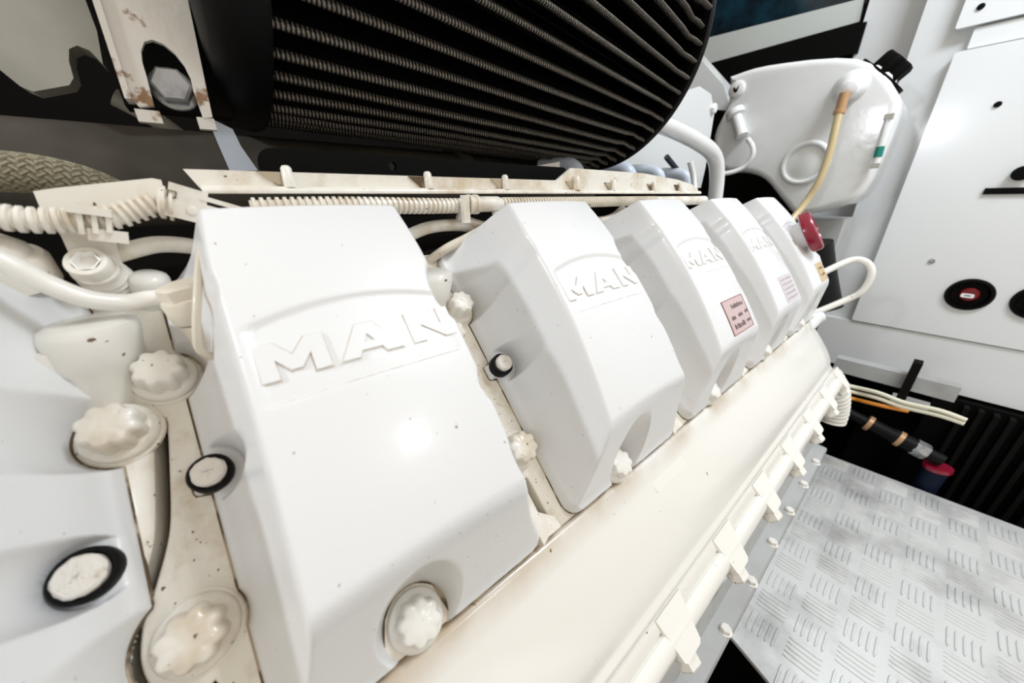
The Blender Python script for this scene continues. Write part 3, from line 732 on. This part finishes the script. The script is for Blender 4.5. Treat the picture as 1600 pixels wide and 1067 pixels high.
bm = slab(rrect(.030, .300, .0105, .0300, .0085, 6), (-.2685, 0, 0), YD, ZD, XD, -.004, 0, holes=[circle(.0028, 18, (.1115, .0235))])
tag(build('filter_bracket', bevel(bm, .0005, 1), 'black'), 'black flat support strip with a small hole below the air filter', 'bracket')

# ------------------------------------------------------------------ air filter
def make_filter():
    t = thing('air_filter', 'big black pleated conical air filter hanging over the covers', 'air filter', (-.37, .2, .05))
    A = Vector((-.354, .050, .221)); RA = .165; B = Vector((-.333, .420, .167)); RB = .1270
    n = 59
    cen = lambda q: A.lerp(B, q); rad = lambda q: RA + (RB - RA) * q
    # pleats: each fold its own part, with the gauze-covered crest as its sub-part
    for k in range(n):
        th = math.radians(-17.9 + 360.0 / n * k)
        if math.sin(th) > .80: pass
        W = PI / n
        def rp(q, dth, dr):
            c = cen(q); r = rad(q) + dr; return c + Vector((math.cos(th + dth) * r, 0, math.sin(th + dth) * r))
        qs = [0.0, .12, .25, .4, .55, .7, .82, .90, .945, .97, 1.0]
        lift = lambda q: (.0030 * max(0, (q - .93) / .07) if th < math.radians(-10) and th > math.radians(-45) or th > 0 else .0) - (.0022 if .92 < q < .955 else 0)
        bm = bmesh.new(); rings = []
        for q in qs:
            z = lift(q) + .0006 * math.sin(q * 9 + k * 1.7)
            rings.append([rp(q, W * .97, -.030), rp(q, W * .30, -.0040 + z), rp(q, -W * .30, -.0040 + z), rp(q, -W * .97, -.030)])
        ring_loft(bm, rings, cap=True)
        pl = build('pleat', bm, 'black', t, smooth=40)
        bm = bmesh.new(); rings = []
        for q in qs:
            z = lift(q) + .0006 * math.sin(q * 9 + k * 1.7)
            rings.append([rp(q, W * .30, -.0045 + z), rp(q, W * .27, -.0022 + z), rp(q, W * .15, -.0004 + z), rp(q, 0, .0002 + z), rp(q, -W * .15, -.0004 + z), rp(q, -W * .27, -.0022 + z), rp(q, -W * .30, -.0045 + z)])
        ring_loft(bm, rings, cap=True)
        build('wire_gauze', bm, 'mesh', pl, smooth=70)
    def band(name, prof, m, nn=120):
        bm = bmesh.new(); rings = []
        for q, dr in prof:
            c = cen(q); r = rad(q) + dr
            rings.append([c + Vector((math.cos(2 * PI * j / nn) * r, 0, math.sin(2 * PI * j / nn) * r)) for j in range(nn)])
        ring_loft(bm, rings); return build(name, bm, m, t, smooth=40)
    band('end_cap', [(1.002, -.03), (1.002, .0025), (1.006, .0038), (1.018, .0040), (1.024, .002), (1.024, -.05)], 'rubber')
    band('front_collar', [(.002, -.02), (.002, .003), (-.01, .005), (-.055, .003), (-.072, -.003), (-.078, -.014), (-.078, -.04)], 'rubber')
    band('inner_core', [(0, -.028), (1, -.028)], 'black')
    return t
make_filter()

# ------------------------------------------------------------------ far background: manifold, tank, frame
t = thing('far_manifold', 'pale grey rounded casting behind the air filter end', 'engine part', (-.43, .7, .0))
bm = bmesh.new()
build('body', bevel(slab([(.50, .02), (.50, .105), (.60, .14), (.80, .200), (.855, .195), (.885, .165), (.89, .06), (.885, .02)], (-.385, 0, 0), YD, ZD, XD, -.09, 0), .012, 4), 'cabinet2', t)
bm = hexhead((-.386, .872, .172), XD, .010, .008); build('bolt', bm, 'tank', t, smooth=30)
pts = [Vector((-.305, .45, .100)), Vector((-.303, .545, .097)), Vector((-.30, .655, .083)), Vector((-.298, .712, .068)), Vector((-.297, .738, .042)), Vector((-.297, .752, .0)), Vector((-.297, .755, -.03))]
tag(build('coolant_pipe', tube(pts, .0125, 20), 'tank', smooth=60), 'white bent pipe dropping down just left of the white tank', 'pipe')
lb = {0: 'pale hose end under the air filter at the left of the row', 1: 'pale blue-white hose end just right of the air filter', 2: 'third pale hose end behind the rail', 3: 'smallest pale hose end beside the white bent pipe'}
for k, (y, r) in enumerate(((.345, .011), (.455, .012), (.535, .0105), (.625, .0095))):
    bm = tube([Vector((-.345, y - .01, .038)), Vector((-.318, y, .037)), Vector((-.303, y + .004, .031)), Vector((-.30, y + .006, .018))], r, 16)
    tag(build('hose_end', bm, 'ice', smooth=60), lb[k], 'hose', 'pale hose ends behind the rail')
bm = slab([(.262, .030), (.312, .038), (.312, .012), (.268, .012)], (-.292, 0, 0), YD, ZD, XD, -.01, 0)
tag(build('clevis', bevel(bm, .003), 'chipped'), 'whitish clevis poking out under the filter above the rail', 'bracket')
bm = tube([Vector((-.325, .60, .062)), Vector((-.315, .64, .035)), Vector((-.30, .665, .005))], .0045, 10)
tag(build('blue_cable', bm, 'navy', smooth=60), 'dark blue cable beside the white bent pipe', 'cable')
bm = tube([Vector((-.285, .60, .052)), Vector((-.28, .61, .030)), Vector((-.272, .605, .010))], .0042, 10)
tag(build('rail_stay', bm, 'tank', smooth=60), 'white stay at the far end of the cable rail', 'bracket')

t = thing('expansion_tank', 'large white coolant expansion tank with black cap and sight tube', 'tank', (-.26, 1.0, -.04))
out = [(-.409, .252), (-.335, .256), (-.192, .232), (-.124, .170), (-.113, .121), (-.124, .006), (-.159, -.023), (-.213, -.037), (-.245, -.012), (-.290, .034), (-.333, .052), (-.380, .058), (-.404, .085), (-.420, .138), (-.402, .20)]
sm = smooth_path([Vector((x, 0, z)) for x, z in out + out[:1]], 4)[:-1]
cx_ = sum(p.x for p in sm) / len(sm); cz_ = sum(p.z for p in sm) / len(sm)
def inset(d):
    out = []; n = len(sm)
    for i in range(n):
        e = (sm[(i + 1) % n] - sm[i - 1]); nn_ = Vector((e.z, 0, -e.x)).normalized()
        if nn_.dot(sm[i] - Vector((cx_, 0, cz_))) < 0: nn_ = -nn_
        out.append(sm[i] - nn_ * d)
    return out
bm = bmesh.new()
ring_loft(bm, [[Vector((p.x, y, p.z)) for p in inset(d)] for d, y in ((.012, 1.14), (.003, 1.137), (0, 1.13), (0, .992), (.0012, .987), (.004, .983), (.008, .9805), (.013, .980))])
ff = [f for f in bm.faces if len(f.verts) > 8]
for f in ff:
    vs = list(f.verts); tr = tessellate_polygon([[Vector((v.co.x, v.co.z, 0)) for v in vs]])
    bm.faces.remove(f)
    for a, b_, c in tr: bm.faces.new((vs[a], vs[b_], vs[c]))
build('shell', bm, 'tank', t, smooth=50)
bm = lathe((-.225, .982, .0625), -YD, [(.044, 0), (.040, .006), (.0355, .0075), (.0335, .006), (.0315, .001), (.029, .0022), (0, .004)], 44); build('moulded_ring', bm, 'tank', t, smooth=60)
bm = lathe((-.187, .985, .186), Vector((.05, -.9, -.25)), [(.028, 0), (.024, .012), (.017, .018), (.0155, .034), (.013, .038), (0, .038)], 28); build('outlet_boss', bm, 'tank', t, smooth=60)
build('screw', lathe((-.386, .982, .222), -YD, [(.017, 0), (.0165, .005), (.013, .008), (0, .008)], 24), 'tank', t, smooth=50)
build('screw_recess', slab([(-.005, .005), (.0, -.001), (.006, .007), (.003, -.006), (-.002, -.007), (-.006, .0)], (-.386, .9735, .222), XD, ZD, -YD, 0, .0006), 'void', t, smooth=None)
build('filler_throat', lathe((-.163, 1.03, .196), Vector((.60, 0, .70)), [(.03, 0), (.03, .012), (.024, .018)], 26), 'tank', t)
cp = lathe((-.158, 1.03, .202), Vector((.62, 0, .68)), [(.046, 0), (.046, .006), (.026, .0075)], 30)
a_, b_, d_ = frame_of(Vector((.62, 0, .68))); base = Vector((-.158, 1.03, .202)) + d_ * .006; rings = []
for z, kk in ((0, 1), (.022, 1), (.027, .9), (.028, .3)):
    rings.append([base + d_ * z + (a_ * math.cos(2 * PI * j / 64) + b_ * math.sin(2 * PI * j / 64)) * (.025 + .0035 * math.cos(6 * 2 * PI * j / 64)) * kk for j in range(64)])
ring_loft(cp, rings); build('cap', cp, 'black', t, smooth=40)
v0 = Vector((-.120, .972, .128)); v1 = Vector((-.1155, .972, .050))
st_ = build('sight_tube', tube([v0, v1], .0055, 14, sub=2), 'cabinet', t)
build('float', tube([v0.lerp(v1, .60), v0.lerp(v1, .82)], .0062, 14), 'teal', t)
for q in (0, 1): build('tube_end', bevel(box(v0.lerp(v1, q), .012, .014, .008), .002), 'grey', t)
pts = [Vector((-.374, .96, .168)), Vector((-.362, .955, .150)), Vector((-.345, .953, .131)), Vector((-.322, .952, .110))]
nz = build('level_sensor', lathe(pts[0] + Vector((-.008, .02, .012)), Vector((.44, -.15, -.78)), [(.018, 0), (.018, .012), (.0105, .014), (.0105, .055), (.012, .056), (.012, .062), (.006, .064)], 22), 'tank', None, smooth=40)
tag(nz, 'white cylindrical sensor plugged into the tank upper left', 'sensor')
pts = [Vector((-.330, .945, .116)), Vector((-.316, .94, .100)), Vector((-.312, .94, .080)), Vector((-.325, .94, .060)), Vector((-.350, .93, .050)), Vector((-.375, .92, .050))]
tag(build('sensor_hose', tube(pts, .0050, 12), 'tank', smooth=60), 'thin white hose curling from the sensor on the tank', 'hose')
pts = [Vector((-.1865, .945, .166)), Vector((-.185, .94, .130)), Vector((-.181, .935, .080)), Vector((-.182, .93, .030)), Vector((-.192, .925, -.010)), Vector((-.202, .90, -.045)), Vector((-.205, .87, -.07))]
tag(build('overflow_hose', tube(pts, .0062, 14), 'amber', smooth=60), 'yellowish translucent hose running down across the white tank', 'hose')
build('hose_clamp', lathe((-.1865, .945, .172), Vector((.02, -.05, -1)), [(.0078, 0), (.0078, .026), (.0092, .027), (.0092, .033), (.0075, .034)], 18), 'copper', t, smooth=40)
tag(build('white_duct', bevel(slab([(-.625, .43), (-.56, .36), (-.46, .26), (-.43, .20), (-.47, .21), (-.56, .28), (-.63, .34)], (0, 1.08, 0), XD, ZD, -YD, -.08, 0), .012, 3), 'cabinet'), 'white duct between the air filter and the tank', 'duct')

# underside below the tank
tag(build('tank_support', bevel(box((-.235, 1.17, -.14), .17, .14, .18), .01), 'side'), 'support block under the white tank, its shade put in as grey', 'support')  # darker grey gives the shading below the tank

# ------------------------------------------------------------------ electrical cabinet and wall opening
t = thing('control_cabinet', 'tall white enamelled control cabinet at the right', 'cabinet', (.4, 1.5, -.44))
CX1 = 1.1
cab = bevel(box(((-.160 + CX1) / 2, 1.55, .33), CX1 + .160, .56, 1.54), .004); build('carcass', cab, 'cabinet2', t)
# box spans z -.44 .. 1.10 ; front at y 1.27
pan = slab(rrect(-.089, 1.0, -.3075, .266, .004), (0, 1.27, 0), XD, ZD, -YD, 0, .020, holes=[circle(.0345, 40, (.077, -.206)), circle(.0345, 40, (.166, -.206))]); build('front_panel', bevel(pan, .0015), 'cabinet', t)
pan = slab(rrect(-.102, 1.0, .306, .80, .004), (0, 1.27, 0), XD, ZD, -YD, 0, .020); build('upper_panel', bevel(pan, .0015), 'cabinet', t)
pan = slab(rrect(-.075, 1.0, .269, .302, .002), (0, 1.27, 0), XD, ZD, -YD, 0, .014); build('middle_strip', bevel(pan, .001), 'cabinet', t)
pan = slab(rrect(-.150, 1.0, -.438, -.3105, .004), (0, 1.27, 0), XD, ZD, -YD, 0, .016); build('lower_rail', bevel(pan, .0015), 'cabinet', t)
for x, z in ((.003, -.142), (-.003, .162), (-.078, .334)):
    build('panel_screw', lathe((x, 1.2505, z), -YD, [(.0055, 0), (.0050, .003), (.002, .0035), (0, .0035)], 14), 'zinc' if z < 0 else 'black', t)
build('latch_knob', lathe((.066, 1.25, .036), -YD, [(.013, 0), (.013, .014), (.010, .018), (0, .018)], 20), 'black', t)
build('vent_slot', bevel(box((.125, 1.2485, .0045), .190, .006, .012), .001), 'black', t)
for x in (.077, .166):
    s_ = build('indicator_socket', lathe((x, 1.254, -.206), -YD, [(.0345, 0), (.0350, .006), (.0330, .010), (.0285, .0105), (.027, .004), (.024, -.004), (0, -.006)], 44), 'black', t, smooth=40)
    build('button', lathe((x, 1.258, -.206), -YD, [(.0145, 0), (.0145, .010), (.012, .013), (0, .013)], 28), 'dred', s_)
    build('white_mark', slab(rrect(-.0095, .0095, -.0045, .0045, .003, 4), (x - .002, 1.2446, -.208), XD, ZD, -YD, 0, .0012, holes=[rrect(-.0045, .0045, -.0012, .0012, .001, 3)]), 'white', s_)
t = thing('wall_sheet', 'pale wall panel between dark opening and cabinet', 'panel', (-.22, 1.35, -.2))
build('sheet', bevel(slab([(-.268, .80), (-.268, .30), (-.262, -.33), (-.161, -.33), (-.161, .80)], (0, 1.33, 0), XD, ZD, -YD, -.03, 0), .003), 'cabinet2', t)
# dark framed opening
t = D.objects.new('window_1', None); C.objects.link(t); t.location = (-.46, 1.37, .35); t['kind'] = 'structure'
fr = slab([(-.70, .95), (-.70, .33), (-.262, .33), (-.262, .95)], (0, 1.37, 0), XD, ZD, -YD, 0, .03, holes=[[(-.665, .90), (-.665, .389), (-.275, .389), (-.275, .90)]])
build('frame', bevel(fr, .003), 'black', t)
build('glass', bevel(box((-.47, 1.375, .66), .42, .01, .56), .001), 'darkglass', t)
build('sill_band', bevel(slab([(-.660, .392), (-.660, .462), (-.282, .438), (-.278, .392)], (0, 1.36, 0), XD, ZD, -YD, 0, .018), .003), 'glassband', t)
build('lower_ledge', bevel(box((-.46, 1.335, .352), .40, .03, .06), .004), 'black', t)

# ------------------------------------------------------------------ below the cabinet
def cable(pts, r, m, lb, name='cable'): return tag(build(name, tube(pts, r, 12), m, smooth=60), lb, 'cable' if name == 'cable' else 'hose')
cable([(-.08, .92, -.36), (-.04, 1.0, -.392), (.009, 1.0, -.389), (.05, 1.0, -.394), (.096, 1.0, -.390), (.13, 1.0, -.394)], .0042, 'ivory', 'upper ivory cable below the cabinet')
cable([(-.08, .92, -.375), (-.035, 1.0, -.404), (.010, 1.0, -.401), (.05, 1.0, -.404), (.098, 1.0, -.400), (.13, 1.0, -.402)], .0042, 'ivory', 'lower ivory cable below the cabinet, beside its twin')
cable([(-.08, .92, -.39), (-.03, 1.0, -.419), (.0, 1.0, -.417), (.03, 1.0, -.414), (.06, 1.02, -.418)], .0040, 'orange', 'orange cable under the ivory cables')
t = thing('pipe_joint', 'dark pipe coupling with tan rings under the cabinet', 'pipe', (.05, 1.0, -.50))
A = Vector((-.035, 1.11, -.502)); B = Vector((.150, 1.11, -.546)); dd = (B - A)
build('pipe', lathe(A, dd, [(.012, 0), (.012, .050), (.0155, .052), (.0155, .095), (.0175, .10), (.0175, .138), (.0135, .141), (.0135, .185)], 22), 'rubber', t, smooth=40)
for q in (.26, .56): build('ring', lathe(A + dd * q, dd, [(.0172, 0), (.0188, .001), (.0188, .009), (.0172, .010)], 22), 'copper', t)
build('union_nut', hexhead(A + dd * .72, dd, .019, .024), 'zinc', t, smooth=30)
build('pink_ring', lathe((.143, 1.11, -.560), Vector((.1, 0, -1)), [(.023, 0), (.023, .008), (.020, .009)], 24), 'red', t)
cable([(.1435, 1.11, -.569), (.142, 1.112, -.60), (.140, 1.116, -.66), (.134, 1.12, -.76), (.115, 1.12, -.90)], .0200, 'blue', 'thick blue hose standing behind the tread plate', 'blue_hose')
bm = corr([Vector((-.062, .79, -.300)), Vector((-.045, .80, -.330)), Vector((-.036, .81, -.370)), Vector((-.034, .81, -.400))], .018, .0225, .008, 22)
tag(build('ribbed_gaiter', bm, 'paint2', smooth=40), 'cream ribbed gaiter at the far end of the bolted flange', 'gaiter')
t = thing('floor_frame', 'grey steel ledges in the dark space under the cabinet', 'frame', (.0, 1.4, -.6))
build('ledge', bevel(box((.02, 1.14, -.395), .20, .03, .035), .003), 'side', t)
build('ledge', bevel(box((.065, 1.16, -.455), .06, .03, .018), .003), 'cabinet2', t)
build('post', bevel(box((.048, 1.12, -.39), .014, .03, .10), .003), 'void', t)
t = thing('ribbed_grille', 'black ribbed cooling grille right of the tread plate end', 'grille', (.4, 1.2, -1.0))
build('backing', box((.50, 1.245, -.745), .80, .02, .60), 'black', t)
for k in range(26): build('fin', bevel(box((.150 + k * .021, 1.225, -.725), .008, .03, .55), .001, 1), 'void', t)

# tread plate with five-bar pattern
t = thing('tread_plate', 'scuffed aluminium five-bar tread plate walkway', 'floor plate', (.3, .78, -.62))
px0, px1, py0, py1 = -.029, .92, .46, 1.075
bm = slab([(px0, py0 - .01), (px0 + .06, py0 - .03), (px1, py0 - .03 - .15), (px1, py1 + .06), (px0, py1)], (0, 0, -.62), XD, YD, ZD, -.006, 0); build('plate', bm, 'alu', t)
bm = bmesh.new(); cp_ = .050
ca, sa_ = math.cos(math.radians(45)), math.sin(math.radians(45))
verts = []; faces = []
def bar(cx, cy, ang, ln, wd, hh):
    c, s = math.cos(ang), math.sin(ang); i0 = len(verts)
    pl = [(-.5, 0), (-.36, -.5), (.36, -.5), (.5, 0), (.36, .5), (-.36, .5)]
    for q, z in ((1, 0), (.55, hh)):
        for u, v in pl:
            uu = u * ln * (q * .2 + .8); vv = v * wd * q
            verts.append((cx + c * uu - s * vv, cy + s * uu + c * vv, -.62 + z - .0002))
    for k in range(6): faces.append((i0 + k, i0 + (k + 1) % 6, i0 + 6 + (k + 1) % 6, i0 + 6 + k))
    faces.append(tuple(i0 + 6 + k for k in range(6)))
for i in range(0, 20):
    for j in range(0, 16):
        cx = px0 + .026 + i * cp_; cy = .40 + j * cp_
        if not (px0 + .022 < cx < px1 - .02 and cy < py1 - .022 + (cx - px0) * .06): continue
        if cy < py0 - .01 - .33 * max(0, (cx - px0) * .5): continue
        if cx < px0 + .05 and cy < py0 + .008: continue
        hor = (i + j) % 2
        for k in range(-2, 3):
            o_ = k * .0082
            if hor: bar(cx, cy + o_, 0, .042, .0042, .0019)
            else: bar(cx + o_, cy, PI / 2, .042, .0042, .0019)
me = D.meshes.new('tread_bars'); me.from_pydata(verts, [], faces); me.update()
ob = place('tread_bars', me, 'alu', t, None, None); ob['kind'] = 'stuff'
bm = bmesh.new(); box((.3, .78, -.655), .84, .04, .06, bm); box((.04, .80, -.655), .05, .5, .06, bm); box((.60, .80, -.655), .05, .5, .06, bm); build('bearers', bm, 'void', t)
for x_ in (.04, .60):
    for y_ in (.60, 1.0): build('leg', box((x_, y_, (-.685 + FL) / 2), .04, .04, -.685 - FL), 'void', t)
# supports so that the cabinet and engine stand on the floor
build('plinth', box((.45, 1.55, (-.44 + FL) / 2), .9, .40, -.44 - FL), 'void', D.objects['control_cabinet'])
build('engine_mount', box((-.2, .2, (-.70 + FL) / 2), .2, .5, -.70 - FL), 'void', D.objects['crankcase'])

# ------------------------------------------------------------------ lift everything so that the floor is at z = 0
bpy.context.view_layer.update()
for o in list(C.objects):
    if o.parent is None and o.type in ('MESH', 'EMPTY'): o.location.z += LIFT
